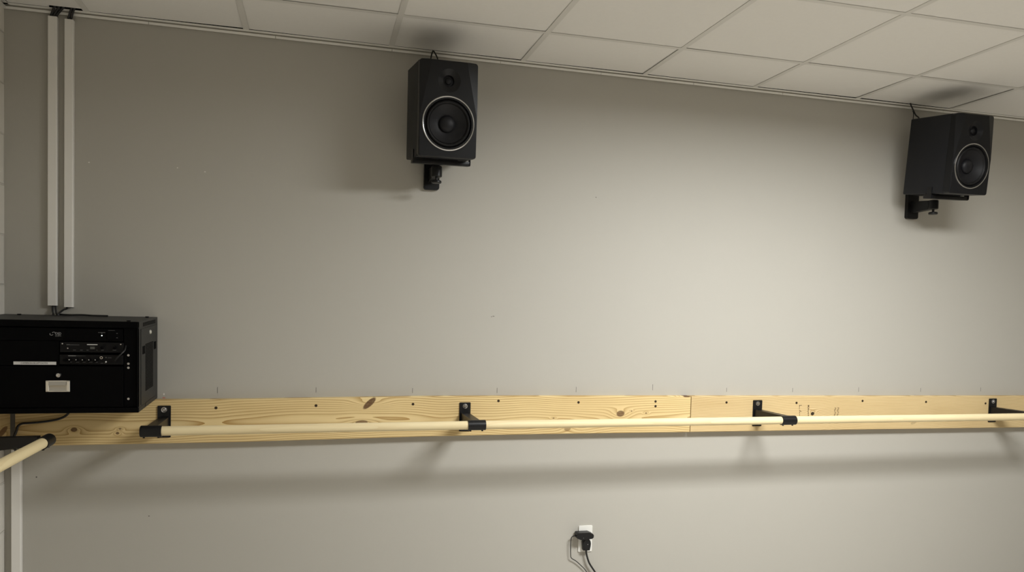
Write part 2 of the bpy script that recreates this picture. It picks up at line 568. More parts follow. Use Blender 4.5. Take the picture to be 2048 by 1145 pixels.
# pencil marks over the studs, specks and scuffs on the paint
for x, z0, z1 in ((0.7682, 1.088, 1.114), (1.1797, 1.089, 1.112), (1.6094, 1.085, 1.108), (2.0095, 1.084, 1.108), (2.4055, 1.086, 1.112), (2.8109, 1.094, 1.124),
                  (3.2255, 1.085, 1.106), (3.6155, 1.082, 1.104), (4.0259, 1.082, 1.106), (4.4318, 1.080, 1.102), (4.8446, 1.082, 1.104)):
    part('pencil_mark', 'pencil', wall_front, lambda b: box(b, x - 0.0010, x + 0.0010, -0.0004, -0.0001, z0, z1), False)
for x, z, w, h, mname in ((0.2658, 2.0394, .006, .005, 'filler'), (0.6011, 2.0412, .006, .004, 'filler'), (0.7092, 2.0322, .007, .004, 'filler'), (1.983, 1.447, .011, .003, 'scuff'), (1.9734, 1.4445, .006, .003, 'scuff'),
                          (2.4777, 2.0345, .006, .004, 'scuff'), (0.0759, 0.7446, .006, .006, 'scuff'), (0.5002, 0.5633, .006, .004, 'scuff'),
                          (0.5554, 1.0843, .006, .010, 'filler'), (0.555, 1.0690, .013, .006, 'red')):
    part('paint_scuff', mname, wall_front, lambda b: cyl(b, (0, 0.0004, 0), (0, -0.0002, 0), 1.0, 12) and bmesh.ops.transform(b, matrix=Matrix.Translation((x, -0.0003, z)) @ Matrix.Diagonal((w / 2, 0.5, h / 2, 1)), verts=b.verts[:]))

# ------------------------------------------------------------------ ceiling light panels
def light_panel(x0, x1, k, power, label):
    y0 = max(rowy(k, x0), rowy(k, x1)) ; y1 = rowy(k + 1, x0)
    t = thing('ceiling_light', label, 'light', ((x0 + x1) / 2, (y0 + y1) / 2, ZC), 'ceiling light panels')
    hw, hd = (x1 - x0) / 2 - 0.002, (y0 - y1) / 2 - 0.002
    def fr(b):
        for a in ((-hw, hw, -hd, -hd + 0.022), (-hw, hw, hd - 0.022, hd), (-hw, -hw + 0.022, -hd, hd), (hw - 0.022, hw, -hd, hd)):
            box(b, *a, 0.0005, 0.05)
    part('frame', 'tbar', t, fr, False)
    part('diffuser', M['diffuser'], t, lambda b: box(b, -hw + 0.021, hw - 0.021, -hd + 0.021, hd - 0.021, 0.006, 0.012), False)
    ld = bpy.data.lights.new('panel_lamp', 'AREA')
    ld.shape = 'RECTANGLE'
    ld.size = 2 * (hw - 0.022)
    ld.size_y = 2 * (hd - 0.022)
    ld.energy = power
    ld.color = PANEL_TINT
    ld.spread = math.radians(PANEL_SPREAD)
    lo = bpy.data.objects.new('panel_lamp', ld)
    COL.objects.link(lo)
    lo.parent = t
    lo.location = (0, 0, 0.0045)
    return t


light_panel(GX[5], GX[7], 3, PANEL_POWER, 'lit white ceiling panel just in front of the grey wall')
light_panel(GX[5], GX[7], 7, REAR_POWER, 'lit white ceiling panel towards the back of the room')

# ------------------------------------------------------------------ lumber rail on the walls
def lerp(tab, x):
    for (a, b), (c, d) in zip(tab, tab[1:]):
        if x <= c:
            return b + (d - b) * (x - a) / (c - a)
    return tab[-1][1]


TOP = [(-0.1, 1.0655), (0.55, 1.0648), (0.83, 1.0645), (1.3, 1.0695), (1.685, 1.0732), (2.16, 1.0722), (2.89, 1.069), (4.07, 1.063), (5.6, 1.0565)]
BOT = [(-0.1, 0.8800), (0.46, 0.8802), (0.83, 0.8795), (1.3, 0.8845), (1.69, 0.8892), (2.17, 0.8895), (2.9, 0.8863), (4.08, 0.8817), (5.6, 0.8745)]
SCREWS = [(0.7673, 1.0291), (1.1804, 1.0353), (1.6079, 1.0387), (2.0085, 1.0509), (2.4061, 1.041), (2.8107, 1.0431), (2.8116, 1.0194), (3.2051, 1.0353),
          (3.6152, 1.0298), (4.0223, 1.0376), (4.4356, 1.0294), (4.8432, 1.018)]


def plank(x0, x1, mat, label):
    bm = bmesh.new()
    n = max(2, int((x1 - x0) / 0.12))
    y0, y1, c = -0.0381, -0.0002, 0.003
    rings = []
    for i in range(n + 1):
        x = x0 + (x1 - x0) * i / n
        a, b = lerp(BOT, x), lerp(TOP, x)
        rings.append([bm.verts.new((x, *p)) for p in ((y1, a), (y0 + c, a), (y0, a + c), (y0, b - c), (y0 + c, b), (y1, b))])
    for A, B in zip(rings, rings[1:]):
        for j in range(6):
            bm.faces.new((A[j], B[j], B[(j + 1) % 6], A[(j + 1) % 6]))
    bm.faces.new(rings[0]); bm.faces.new(rings[-1][::-1])
    o = tag(obj('mounting_board', bm, mat), label, 'board', 'lumber boards under the barre')
    for sx, sz in SCREWS:
        if x0 < sx < x1:
            part('screw', 'screw', o, lambda b: cyl(b, (sx, -0.0375, sz), (sx, -0.0388, sz), 0.0062, 14))
    return o


board_a = plank(0.012, 3.0032, 'pine', 'long yellow pine board with brown knots, from the black rack to the board joint')
board_b = plank(3.0072, 5.6, 'pine_r', 'tan pine board with stamped lettering, carrying the bracket right of the board joint')
# stamp marks: broken strokes of an upright grade stamp
STAMP = [[(3.634, 1.014, .003, .010), (3.641, 1.017, .014, .003), (3.634, 1.002, .002, .014), (3.637, 0.988, .006, .005), (3.643, 0.985, .010, .002), (3.636, 0.978, .003, .008), (3.637, 0.966, .0025, .008)],
         [(3.6885, 1.013, .008, .010), (3.688, 1.004, .013, .002), (3.689, 0.998, .006, .006), (3.688, 0.988, .0035, .014), (3.689, 0.975, .004, .010), (3.690, 0.962, .004, .012)]]
for cx in (3.853, 3.871):                                       # two columns of curled characters
    STAMP.append([q for z, o in ((0.998, 1), (0.987, -1), (0.975, 1), (0.963, -1)) for q in
                  ((cx, z + .004, .010, .002), (cx + o * .004, z + .0005, .0024, .007), (cx - .001, z - .003, .006, .002))])
for col_ in STAMP:
    part('stamp_lettering', 'stamp', board_b, lambda b: [box(b, x - w / 2, x + w / 2, -0.0384, -0.0381, z - h / 2, z + h / 2) for x, z, w, h in col_], False, 'dark brown stamped lettering, turned on its side')
bm = bmesh.new(); box(bm, XL + 0.0002, 0.0, -4.2, -0.052, 0.886, 1.052, 0.003)
tag(obj('mounting_board', bm, 'pine_l'), 'pine board on the white block wall, running towards the camera below the black rack', 'board', 'lumber boards under the barre')

# ------------------------------------------------------------------ barre brackets and rods
SY, SZ = -0.300, 0.979


def bracket(kind, label, loc, rotz=0.0):
    """local frame: the board face is y = 0, the arm reaches out to -y; z = 0 at the sleeve's axis"""
    t = thing('barre_bracket', label, 'bracket', loc, 'black barre brackets', (0, 0, rotz))
    reach = 0.262
    part('wall_plate', 'black_metal', t, lambda b: prism(b, rrect(-0.0258, 0.0258, -0.070, 0.064, 0.003, 3), 'y', 0.0, -0.005))
    def arm(b):
        # folded sheet arm: tapering sides under a flat top
        prism(b, [(-0.004, 0.0165), (-reach + 0.0212, 0.0190), (-reach + 0.0212, -0.012), (-0.004, -0.040)], 'x', -0.0185, 0.0185)
    a = part('arm', 'black_metal', t, arm, True)
    bm2 = bmesh.new()
    if kind == 'end':
        sleeve(bm2, (-0.0385, -reach, 0), (0.0385, -reach, 0), 0.0222, 0.0186, True)
    elif kind == 'far_end':
        sleeve(bm2, (0.0385, -reach, 0), (-0.0385, -reach, 0), 0.0222, 0.0186, True)
    else:
        sleeve(bm2, (-0.0385, -reach, 0), (0.0385, -reach, 0), 0.0222, 0.0186)
    obj('sleeve', bm2, 'black_plastic', t)
    for sx in (-0.026, 0.026):
        part('set_screw', 'black_metal', t, lambda b: cyl(b, (sx, -reach, -0.0215), (sx, -reach, -0.0262), 0.0042, 12))
    def bolt(b):
        lathe(b, [(0, 0.0065), (0.005, 0.0065), (0.0072, 0.004), (0.0078, 0.0015), (0.0115, 0.0012), (0.0118, 0)], 24, Matrix.Translation((0, -0.005, 0.047)) @ Matrix.Rotation(PI / 2, 4, 'X'))
    part('bolt', 'zinc', t, bolt, True, 'zinc hex bolt with washer')
    return t


BX = [0.5640, 1.8490, 3.3830, 4.8910]
BZ = [0.9765, 0.9812, 0.9820, 0.9820]
BL = ['end bracket of the barre, closed black sleeve beside the black rack', 'black barre bracket on the knotty pine board, left of the board joint',
      'black barre bracket just right of the board joint, beside the stamped lettering', 'black barre bracket below the side-on speaker, its arm leaving the picture']
for i in range(4):
    bracket('end' if i == 0 else 'mid', BL[i], (BX[i], -0.0381, BZ[i]))
bracket('far_end', 'black bracket on the white block wall under the rack, holding the slanting rod', (0.0, -0.4985, 0.979), PI / 2)

RL = ['wooden barre rod between the end bracket by the rack and the knotty-board bracket', 'wooden barre rod crossing in front of the board joint', 'wooden barre rod in front of the stamped lettering, running out of the picture']
ends = [(0.5640 - 0.032, 1.8490 - 0.0008), (1.8490 + 0.0008, 3.3830 - 0.0008), (3.3830 + 0.0008, 4.8910 + 0.03)]
zr = [(0.9765, 0.9812), (0.9812, 0.9820), (0.9820, 0.9820)]
for i in range(3):
    bm = bmesh.new()
    cyl(bm, (ends[i][0], SY, zr[i][0]), (ends[i][1], SY, zr[i][1]), 0.0184, 36, 0.001)
    tag(obj('barre_rod', bm, 'dowel'), RL[i], 'barre rod', 'wooden barre rods')
bm = bmesh.new()
cyl(bm, (0.262, -0.4985 + 0.032, 0.979), (0.262, -2.2, 0.979), 0.0184, 36, 0.001)
tag(obj('barre_rod', bm, 'dowel_y'), 'wooden barre rod slanting to the picture edge beside the white block wall', 'barre rod', 'wooden barre rods')

# ------------------------------------------------------------------ speakers
W, H, D = 0.244, 0.385, 0.299
FY = -D / 2
WZ, TZ = -0.056, 0.114


def booled(bm, cutters, name):
    bmesh.ops.recalc_face_normals(bm, faces=bm.faces)
    me = bpy.data.meshes.new(name); bm.to_mesh(me); bm.free()
    o = bpy.data.objects.new(name, me); COL.objects.link(o)
    tmp = []
    for c in cutters:
        bmesh.ops.recalc_face_normals(c, faces=c.faces)
        mc = bpy.data.meshes.new('cut'); c.to_mesh(mc); c.free()
        oc = bpy.data.objects.new('cut', mc); COL.objects.link(oc); tmp.append(oc)
        md = o.modifiers.new('b', 'BOOLEAN'); md.operation = 'DIFFERENCE'; md.object = oc; md.solver = 'EXACT'
    bpy.context.view_layer.update()
    me2 = bpy.data.meshes.new_from_object(o.evaluated_get(bpy.context.evaluated_depsgraph_get()))
    bpy.data.objects.remove(o)
    for c in tmp:
        bpy.data.objects.remove(c)
    b = bmesh.new(); b.from_mesh(me2)
    return b


FWD = Matrix.Rotation(PI / 2, 4, 'X')         # local +z of a lathe points to -y, out of the baffle


def at(x, y, z):
    return Matrix.Translation((x, y, z)) @ FWD


def make_speaker(label, loc, rot):
    t = thing('studio_speaker', label, 'speaker', loc, 'black studio speakers', rot, 'YXZ')
    part('cabinet', 'vinyl', t, lambda b: box(b, -W / 2, W / 2, FY + 0.033, D / 2 - 0.012, -H / 2 + 0.0002, H / 2 - 0.0002, 0.006, 3))
    b = bmesh.new()
    box(b, -W / 2, W / 2, FY, FY + 0.0398, -H / 2, H / 2)
    es = [e for e in b.edges if abs(e.verts[0].co.y - e.verts[1].co.y) > 0.01]
    bmesh.ops.bevel(b, geom=es, offset=0.011, segments=4, profile=0.5, affect='EDGES')
    es = [e for e in b.edges if all(abs(v.co.y - FY) < 1e-5 for v in e.verts)]
    bmesh.ops.bevel(b, geom=es, offset=0.004, segments=2, profile=0.5, affect='EDGES')
    for s in (-1, 1):                          # slanting facets beside the tweeter
        A, B2, C2 = Vector((s * 0.073, FY, H / 2)), Vector((s * 0.120, FY, -0.030)), Vector((s * 0.122, FY + 0.015, H / 2))
        nrm = (B2 - A).cross(C2 - A).normalized()
        if nrm.dot(Vector((s, -1, 0.2))) < 0:
            nrm = -nrm
        g = bmesh.ops.bisect_plane(b, geom=b.verts[:] + b.edges[:] + b.faces[:], plane_co=A, plane_no=nrm, clear_outer=True)
        ed = [e for e in g['geom_cut'] if isinstance(e, bmesh.types.BMEdge)]
        bmesh.ops.holes_fill(b, edges=[e for e in b.edges if e.is_boundary], sides=0)
    c1, c2 = bmesh.new(), bmesh.new()
    lathe(c1, [(0, -0.038), (0.1035, -0.038), (0.1035, 0.02), (0, 0.02)], 48, at(0, FY, WZ))
    lathe(c2, [(0, -0.024), (0.021, -0.024), (0.023, -0.012), (0.047, 0.0), (0.049, 0.01), (0, 0.01)], 48, at(0, FY, TZ))
    bb = booled(b, [c1, c2], 'baffle')
    bo = obj('baffle', bb, 'baffle', t)
    bo.data.set_sharp_from_angle(angle=math.radians(9))
    wo = part('woofer', 'cone', t, lambda q: lathe(q, [(0.0785, -0.005), (0.074, -0.008), (0.060, -0.017), (0.045, -0.024), (0.030, -0.029)], 56, at(0, FY, WZ)), True)
    part('frame', 'rubber', wo, lambda q: lathe(q, [(0.1032, -0.015), (0.1032, 0.003), (0.098, 0.003), (0.096, -0.004), (0.094, -0.008)], 56, at(0, FY, WZ)))
    part('surround', 'rubber', wo, lambda q: lathe(q, [(0.0955 - 0.0175 * i / 8, -0.006 + 0.009 * math.sin(PI * i / 8)) for i in range(9)], 56, at(0, FY, WZ)))
    part('dust_cap', 'cone', wo, lambda q: lathe(q, [(0.0365, -0.027)] + [(0.0355 * math.cos(a), -0.027 + 0.019 * math.sin(a)) for a in [PI / 2 * i / 8 for i in range(9)]], 40, at(0, FY, WZ)))
    part('trim_ring', 'silver', wo, lambda q: lathe(q, [(0.1036, 0.0008), (0.1046, 0.0038), (0.1066, 0.0046), (0.1096, 0.0032), (0.1102, 0.0)], 72, at(0, FY, WZ)), True, 'thin silver ring')
    tw = part('tweeter', 'baffle', t, lambda q: lathe(q, [(0.0205, -0.022), (0.0145, -0.021), (0.0140, -0.018)], 40, at(0, FY, TZ)), True)
    part('dome', 'cone', tw, lambda q: lathe(q, [(0.0138 * math.cos(a), -0.0195 + 0.008 * math.sin(a)) for a in [PI / 2 * i / 6 for i in range(7)]], 32, at(0, FY, TZ)))
    part('rear_plate', 'black_metal', t, lambda q: box(q, -0.085, 0.085, D / 2 - 0.012, D / 2, -0.14, 0.15, 0.003))
    return t


SPK = [((1.6784, -0.2103, 2.3134), (0.1135, -0.0213, 0.0591)), ((4.2761, -0.2617, 2.3178), (0.1086, -0.0252, 0.0610))]
spk = make_speaker('black two-way studio speaker nearer the black rack, woofer facing out', *SPK[0])


def copy_tree(o, parent=None):
    c = o.copy()
    COL.objects.link(c)
    if parent is not None:
        c.parent = parent
    for ch in list(o.children):
        copy_tree(ch, c)
    return c


spk2 = copy_tree(spk)
spk2.location = SPK[1][0]
spk2.rotation_euler = SPK[1][1]
spk2['label'] = 'black studio speaker seen mostly from its side, near the bright ceiling corner'


def speaker_mount(label, px, pz0, k):
    loc, rot = SPK[k]
    t = thing('speaker_mount', label, 'speaker bracket', (px, 0, pz0), 'black speaker wall brackets')
    S = Matrix.Translation(Vector(loc) - Vector((px, 0, pz0))) @ Euler(rot, 'YXZ').to_matrix().to_4x4()
    part('wall_plate', 'black_metal', t, lambda b: prism(b, rrect(-0.035, 0.035, 0.0, 0.155, 0.011, 4), 'y', -0.0002, -0.022))
    kz = 0.066
    part('arm', 'black_metal', t, lambda b: prism(b, [(-0.021, 0.032), (-0.021, 0.092), (-0.150, 0.082), (-0.150, kz - 0.030)], 'x', -0.016, 0.016))
    def knuckle(b):
        cyl(b, (0, -0.160, kz - 0.031), (0, -0.160, kz + 0.016), 0.024, 24, 0.003)
    part('swivel', 'black_metal', t, knuckle)
    def knob(b):
        cyl(b, (0, -0.160, kz - 0.046), (0, -0.160, kz - 0.0312), 0.006, 14)
        cyl(b, (0, -0.160, kz - 0.058), (0, -0.160, kz - 0.046), 0.0225, 20, 0.003)
    part('knob', 'black_plastic', t, knob)
    pl = part('platform', 'black_metal', t, lambda b: (box(b, -W / 2 - 0.004, W / 2 + 0.004, -0.045, 0.000, -H / 2 - 0.0235, -H / 2 - 0.0035, 0.002, 2, S),
                                                       box(b, -0.07, 0.07, -0.045, 0.12, -H / 2 - 0.0034, -H / 2 - 0.0006, 0, 1, S)))
    for s in (-1, 1):
        part('clamp', 'black_metal', pl, lambda b: (box(b, s * (W / 2 + 0.0009), s * (W / 2 + 0.0039), -0.048, -0.020, -H / 2 - 0.02, -H / 2 + 0.034, 0, 1, S)))
    return t


speaker_mount('black wall bracket under the speaker nearer the rack', 1.6735, 2.0165, 0)
speaker_mount('black wall bracket under the side-on speaker, arm and knob showing', 4.3035, 2.029, 1)

# speaker leads
bm = bmesh.new()
tube(bm, [(1.652, -0.010, 2.46), (1.6549, -0.030, 2.585), (1.6609, -0.040, 2.626), (1.6655, -0.040, 2.6295), (1.6700, -0.040, 2.626), (1.6875, -0.036, 2.592), (1.70, -0.020, 2.50)], 0.0032, 8, 5)
tag(obj('speaker_lead', bm, 'cable'), 'black lead looping up behind the speaker nearer the rack', 'cable', 'speaker leads')
bm = bmesh.new()
tube(bm, [(4.236, -0.034, 2.66), (4.2436, -0.035, 2.634), (4.255, -0.036, 2.615), (4.266, -0.036, 2.598), (4.2795, -0.036, 2.580), (4.303, -0.036, 2.5624), (4.33, -0.030, 2.50)], 0.0036, 8, 5)
tag(obj('speaker_lead', bm, 'cable'), 'black lead dropping from the ceiling edge to the side-on speaker', 'cable', 'speaker leads')
bm = bmesh.new()
tube(bm, [(4.262, -0.030, 2.6035), (4.2685, -0.030, 2.592), (4.2712, -0.026, 2.56), (4.272, -0.014, 2.44)], 0.0022, 8, 5)
tag(obj('speaker_lead', bm, 'cable'), 'thin straight wire beside the lead of the side-on speaker', 'cable', 'speaker leads')

# ------------------------------------------------------------------ cable raceways
def raceway(x0, x1, z0, z1, label):
    """open-ended plastic trunking: base and snap-on cover"""
    t = thing('cable_raceway', label, 'raceway', ((x0 + x1) / 2, 0, z0), 'white cable raceways')
    hw, h = (x1 - x0) / 2, z1 - z0
    d = 0.0215
    c = 0.002
    out = [(-hw, -0.0004), (-hw, -d + c), (-hw + c, -d), (hw - c, -d), (hw, -d + c), (hw, -0.0004)]
    inn = [(hw - 0.0016, -0.0004), (hw - 0.0016, -d + c), (hw - c, -d + 0.0016), (-hw + c, -d + 0.0016), (-hw + 0.0016, -d + c), (-hw + 0.0016, -0.0004)]
    part('cover', 'race', t, lambda b: prism(b, out + inn, 'z', 0, h), False)
    part('base', 'race', t, lambda b: box(b, -hw + 0.0018, hw - 0.0018, -0.0022, -0.0003, 0, h), False)
    return t


raceway(0.1210, 0.1540, 1.4500, 2.6060, 'white cable raceway nearer the white block wall, above the rack')
raceway(0.1805, 0.2123, 1.4452, 2.6010, 'white cable raceway further from the block wall, above the rack')
raceway(-0.0090, 0.0253, 0.0, 0.8640, 'white cable raceway in the corner below the pine board, down to the floor')


def cable(name, runs, label, group, mat='cable'):
    bm = bmesh.new()
    for pts, r in runs:
        tube(bm, pts, r, 10, 5)
    return tag(obj(name, bm, mat), label, 'cable', group)


cable('cable_bundle', [([(0.1385 + dx, -0.010, 2.50), (0.1385 + dx, -0.011, 2.600), (0.142 + dx, -0.016, 2.614), (0.152 + dx * 1.3, -0.024, 2.6275), (0.166 + dx * 1.6, -0.036, 2.648), (0.175 + dx, -0.04, 2.70)], 0.0047) for dx in (-0.0085, 0.0012, 0.0105)],
      'thick black cables bending from the inner raceway into the ceiling slot', 'cables above the raceways')
cable('cable_bundle', [([(0.197 + dx, -0.010, 2.50), (0.197 + dx, -0.011, 2.598), (0.2005 + dx, -0.016, 2.611), (0.208 + dx, -0.026, 2.628), (0.217 + dx, -0.037, 2.648), (0.222 + dx, -0.04, 2.70)], 0.0042) for dx in (-0.005, 0.0045)],
      'black cables bending from the outer raceway into the ceiling slot', 'cables above the raceways')
cable('cable_bundle', [([(0.137, -0.010, 1.52), (0.137, -0.010, 1.449), (0.139, -0.016, 1.430), (0.143, -0.022, 1.4155), (0.150, -0.05, 1.4145)], 0.0038),
                       ([(0.1475, -0.010, 1.52), (0.1475, -0.010, 1.449), (0.150, -0.016, 1.432), (0.156, -0.024, 1.4155), (0.17, -0.05, 1.4145)], 0.0038)],
      'two black cables dropping from the inner raceway onto the rack', 'cables above the rack')
cable('cable_bundle', [([(0.192, -0.010, 1.52), (0.190, -0.010, 1.446), (0.178, -0.015, 1.434), (0.163, -0.022, 1.4180), (0.178, -0.045, 1.4155), (0.22, -0.075, 1.4150), (0.26, -0.07, 1.4160), (0.30, -0.085, 1.4145), (0.36, -0.09, 1.4142)], 0.0036)],
      'black cable slanting from the outer raceway and lying along the rack top', 'cables above the rack')
cable('power_cable', [([(0.008, -0.011, 0.80), (0.008, -0.011, 0.845), (0.0065, -0.030, 0.872), (0.0065, -0.047, 0.905), (0.0205, -0.050, 0.945), (0.0255, -0.050, 0.963), (0.040, -0.050, 0.9738), (0.066, -0.050, 0.9755), (0.1041, -0.050, 0.9789), (0.142, -0.050, 0.984), (0.1761, -0.050, 0.9922), (0.205, -0.06, 1.010), (0.225, -0.08, 1.040), (0.235, -0.09, 1.0615)], 0.0046)],
      'black cable hanging from the rack bottom across the pine board into the corner', 'cable under the rack')

# ------------------------------------------------------------------ equipment rack in the corner
RX0, RX1 = -0.0355, 0.5300
RW, RH, RD = RX1 - RX0, 0.3435, 0.356
CX = (RX0 + RX1) / 2
TILT = 0.030
RLOC = Vector((CX, -0.003, 1.0685))
RMAT = Matrix.Translation(RLOC) @ Matrix.Rotation(TILT, 4, 'X')


def rack_thing(name, label, cat, lx, lz, ly=-0.352, group=None):
    """a thing in the rack: its own root on the (slightly tipped) front plane"""
    p = RMAT @ Vector((lx, ly, lz))
    return thing(name, label, cat, p, group, (TILT, 0, 0))


def LX(x):
    return x - CX


def LZ(z):
    return z - 1.0580


rack = thing('equipment_rack', 'black steel equipment rack in the corner, resting over the pine board', 'rack', RLOC, None, (TILT, 0, 0))
hx = RW / 2


def shell(b):
    t = 0.003
    yb, yf = 0.0, -RD
    box(b, -hx, hx, yf + 0.002, yb, 0, t)                                   # bottom
    box(b, -hx, hx, yf + 0.002, yb, RH - t, RH)                             # top
    box(b, -hx, -hx + t, yf + 0.002, yb, t, RH - t)
    box(b, hx - t, hx, yf + 0.002, yb, t, RH - t)
    box(b, -hx, hx, yb - t, yb, t, RH - t)
part('cabinet_shell', 'rack_side', rack, shell, False)


def front_frame(b):
    yf = -RD
    for a in ((-hx, hx, 0.0, 0.019), (-hx, hx, RH - 0.024, RH), (-hx, -hx + 0.012, 0.019, RH - 0.024), (hx - 0.005, hx, 0.019, RH - 0.024)):
        box(b, a[0], a[1], yf, yf + 0.016, a[2], a[3], 0.0015, 1)
part('front_frame', 'rack_dark', rack, front_frame)
for s in (-1, 1):
    rl = part('mounting_rail', 'rack_dark', rack, lambda b: box(b, *(sorted((s * (hx - 0.0055), s * (hx - 0.051)))), -0.346, -0.343, 0.020, RH - 0.025), False)
    for z in (1.2748, 1.2428, 1.2277, 1.1097):
        part('rack_screw', 'zinc', rl, lambda b: lathe(b, [(0, 0.0008), (0.0022, 0.0012), (0.0026, 0.003), (0.0044, 0.0026), (0.0052, 0)], 16, Matrix.Translation((s * (hx - 0.0355), -0.346, LZ(z))) @ FWD), True, 'bright steel rack screw')
# right side: lower and upper skirts, hinged panel with lock, two grilles and latches
sx = hx


def side_panel(b):
    box(b, sx, sx + 0.0022, -0.315, -0.035, 0.022, RH - 0.030, 0.0008, 1)
sp = part('side_panel', 'rack_side', rack, side_panel)
part('grille', 'rack_dark', sp, lambda b: [box(b, sx + 0.0022, sx + 0.0030, -0.242, -0.102, z, z + 0.0042) for z in [0.066 + 0.0060 * i for i in range(31)]], False, 'dark slotted grille')
part('lock', 'chrome', sp, lambda b: lathe(b, [(0, 0.004), (0.006, 0.005), (0.0085, 0.003), (0.009, 0)], 20, Matrix.Translation((sx + 0.0022, -0.157, 0.292)) @ Matrix.Rotation(PI / 2, 4, 'Y')), True, 'small bright lock')
for y in (-0.286, -0.264, -0.075, -0.053):
    part('latch', 'rack_dark', sp, lambda b: box(b, sx + 0.0022, sx + 0.0042, y - 0.007, y + 0.007, 0.215, 0.246, 0.0008, 1), False)
part('vent', 'rack_dark', rack, lambda b: [box(b, sx, sx + 0.0008, -0.275, -0.045, z, z + 0.0035) for z in (0.3215, 0.3265, 0.3315)], False)
part('skirt', 'rack_side', rack, lambda b: (box(b, sx, sx + 0.0015, -0.350, -0.245, 0.001, 0.017, 0.0005, 1), box(b, sx, sx + 0.0015, -0.235, -0.060, 0.001, 0.017, 0.0005, 1)))
for x, y in ((0.033, -0.045), (0.50, -0.050), (0.492, -0.330), (0.033, -0.325)):
    part('cap_plug', 'black_plastic', rack, lambda b: cyl(b, (LX(x), y, RH), (LX(x), y, RH + 0.0045), 0.008, 16, 0.002))

# amplifier across the top space
amp = rack_thing('amplifier', 'slim black amplifier filling the top space of the rack, white status light', 'amplifier', 0, LZ(1.3265))
part('faceplate', 'rack_dark', amp, lambda b: box(b, -hx + 0.02, hx - 0.054, 0.002, 0.0075, 0, 0.0465, 0.001, 1))
part('chassis', 'rack_dark', amp, lambda b: box(b, -hx + 0.03, hx - 0.058, 0.0076, 0.26, 0.001, 0.0455), False)
part('control_panel', 'rack_dark', amp, lambda b: box(b, LX(0.2835), LX(0.4720), 0.0005, 0.0019, 0.001, 0.0455, 0.0005, 1))
part('status_light', 'led', amp, lambda b: cyl(b, (LX(0.4057), 0.0005, 0.0212), (LX(0.4057), -0.0008, 0.0212), 0.0021, 12), True, 'white status light')
part('power_switch', 'rack_dark', amp, lambda b: box(b, LX(0.4250), LX(0.4525), -0.0035, 0.0004, 0.008, 0.040, 0.001, 1))
part('switch_edge', 'dim_print', amp, lambda b: box(b, LX(0.4270), LX(0.4500), -0.0022, 0.0004, 0.0405, 0.0415), False)
for x0, x1, z0, z1 in ((0.393, 0.417, 0.0315, 0.0335), (0.404, 0.407, 0.028, 0.031), (0.4545, 0.4590, 0.0290, 0.0315), (0.4540, 0.4595, 0.0125, 0.0147)):
    part('printed_lettering', 'dim_print', amp, lambda b: box(b, LX(x0), LX(x1), 0.0001, 0.0004, z0, z1), False)


def swirl(b):
    for a0, cx, cz, r in ((2.4, 0.2385, 0.0240, 0.0052), (-0.7, 0.2465, 0.0275, 0.0052)):
        pts = [(LX(cx) + r * math.cos(a0 + 3.6 * i / 10), 0.0017, cz + r * 0.8 * math.sin(a0 + 3.6 * i / 10)) for i in range(11)]
        tube(b, pts, 0.0009, 6, 1)
lg = part('emblem', 'grey_print', amp, swirl, True, 'grey swirl emblem')
text_mesh('lettering', 'OSD', 0.0125, 'grey_print', amp, (LX(0.2605), 0.0016, 0.0258), width=0.0195)
text_mesh('lettering', 'audio', 0.0055, 'grey_print', amp, (LX(0.2605), 0.0016, 0.0182), width=0.0195)

# blank panel with the label strip
bp_ = rack_thing('blank_panel', 'plain black rack panel with a white label strip', 'rack panel', 0, LZ(1.2345))
part('plate', 'rack_dark', bp_, lambda b: box(b, -hx + 0.02, LX(0.2625), 0.003, 0.006, 0, 0.0905, 0.0008, 1))
part('label_strip', 'label', bp_, lambda b: box(b, LX(0.1148), LX(0.2532), 0.0024, 0.0029, 0.0030, 0.0143), False, 'white printed label strip')
text_mesh('lettering', 'CAMERON BLUETOOTH', 0.0075, 'ink', bp_, (LX(0.1815), 0.0022, 0.0086), width=0.086)

# half-width receiver
rc = rack_thing('audio_receiver', 'half-width black audio unit with a bright printed bar, above the small mixer', 'receiver', LX(0.3734), LZ(1.2845))
rp = lambda x: x - 0.3734
rz = lambda z: z - 1.2845
part('faceplate', 'device', rc, lambda b: box(b, rp(0.2662), rp(0.4790), 0.0, 0.005, 0, 0.0378, 0.001, 1))
part('chassis', 'rack_dark', rc, lambda b: box(b, rp(0.272), rp(0.4740), 0.0051, 0.15, 0.001, 0.036), False)
for x in (0.2744, 0.4694):
    part('screw', 'zinc', rc, lambda b: lathe(b, [(0, 0.0012), (0.0022, 0.0012), (0.0030, 0)], 12, Matrix.Translation((rp(x), 0, rz(1.3160))) @ FWD), True, 'bright screw head')
for x0, x1, z0, z1 in ((0.2876, 0.3306, 1.3112, 1.3128), (0.2880, 0.2990, 1.3128, 1.3140), (0.3095, 0.3190, 1.2920, 1.2936), (0.3330, 0.3415, 1.2921, 1.2937), (0.3540, 0.3610, 1.2922, 1.2938), (0.3870, 0.3910, 1.2925, 1.2942), (0.4035, 0.4120, 1.2927, 1.2944), (0.4420, 0.4540, 1.2930, 1.2946)):
    part('printed_lettering', 'dim_print', rc, lambda b: box(b, rp(x0), rp(x1), -0.0003, 0, rz(z0), rz(z1)), False)
part('printed_bar', 'label', rc, lambda b: box(b, rp(0.3560), rp(0.3910), -0.0004, 0, rz(1.3122), rz(1.3152)), False, 'light grey printed bar')
part('display', 'display', rc, lambda b: box(b, rp(0.3665), rp(0.3815), -0.0006, 0, rz(1.2970), rz(1.3060)), False)
part('jack', 'zinc', rc, lambda b: cyl(b, (rp(0.2925), 0, rz(1.2995)), (rp(0.2925), -0.002, rz(1.2995)), 0.0022, 12))
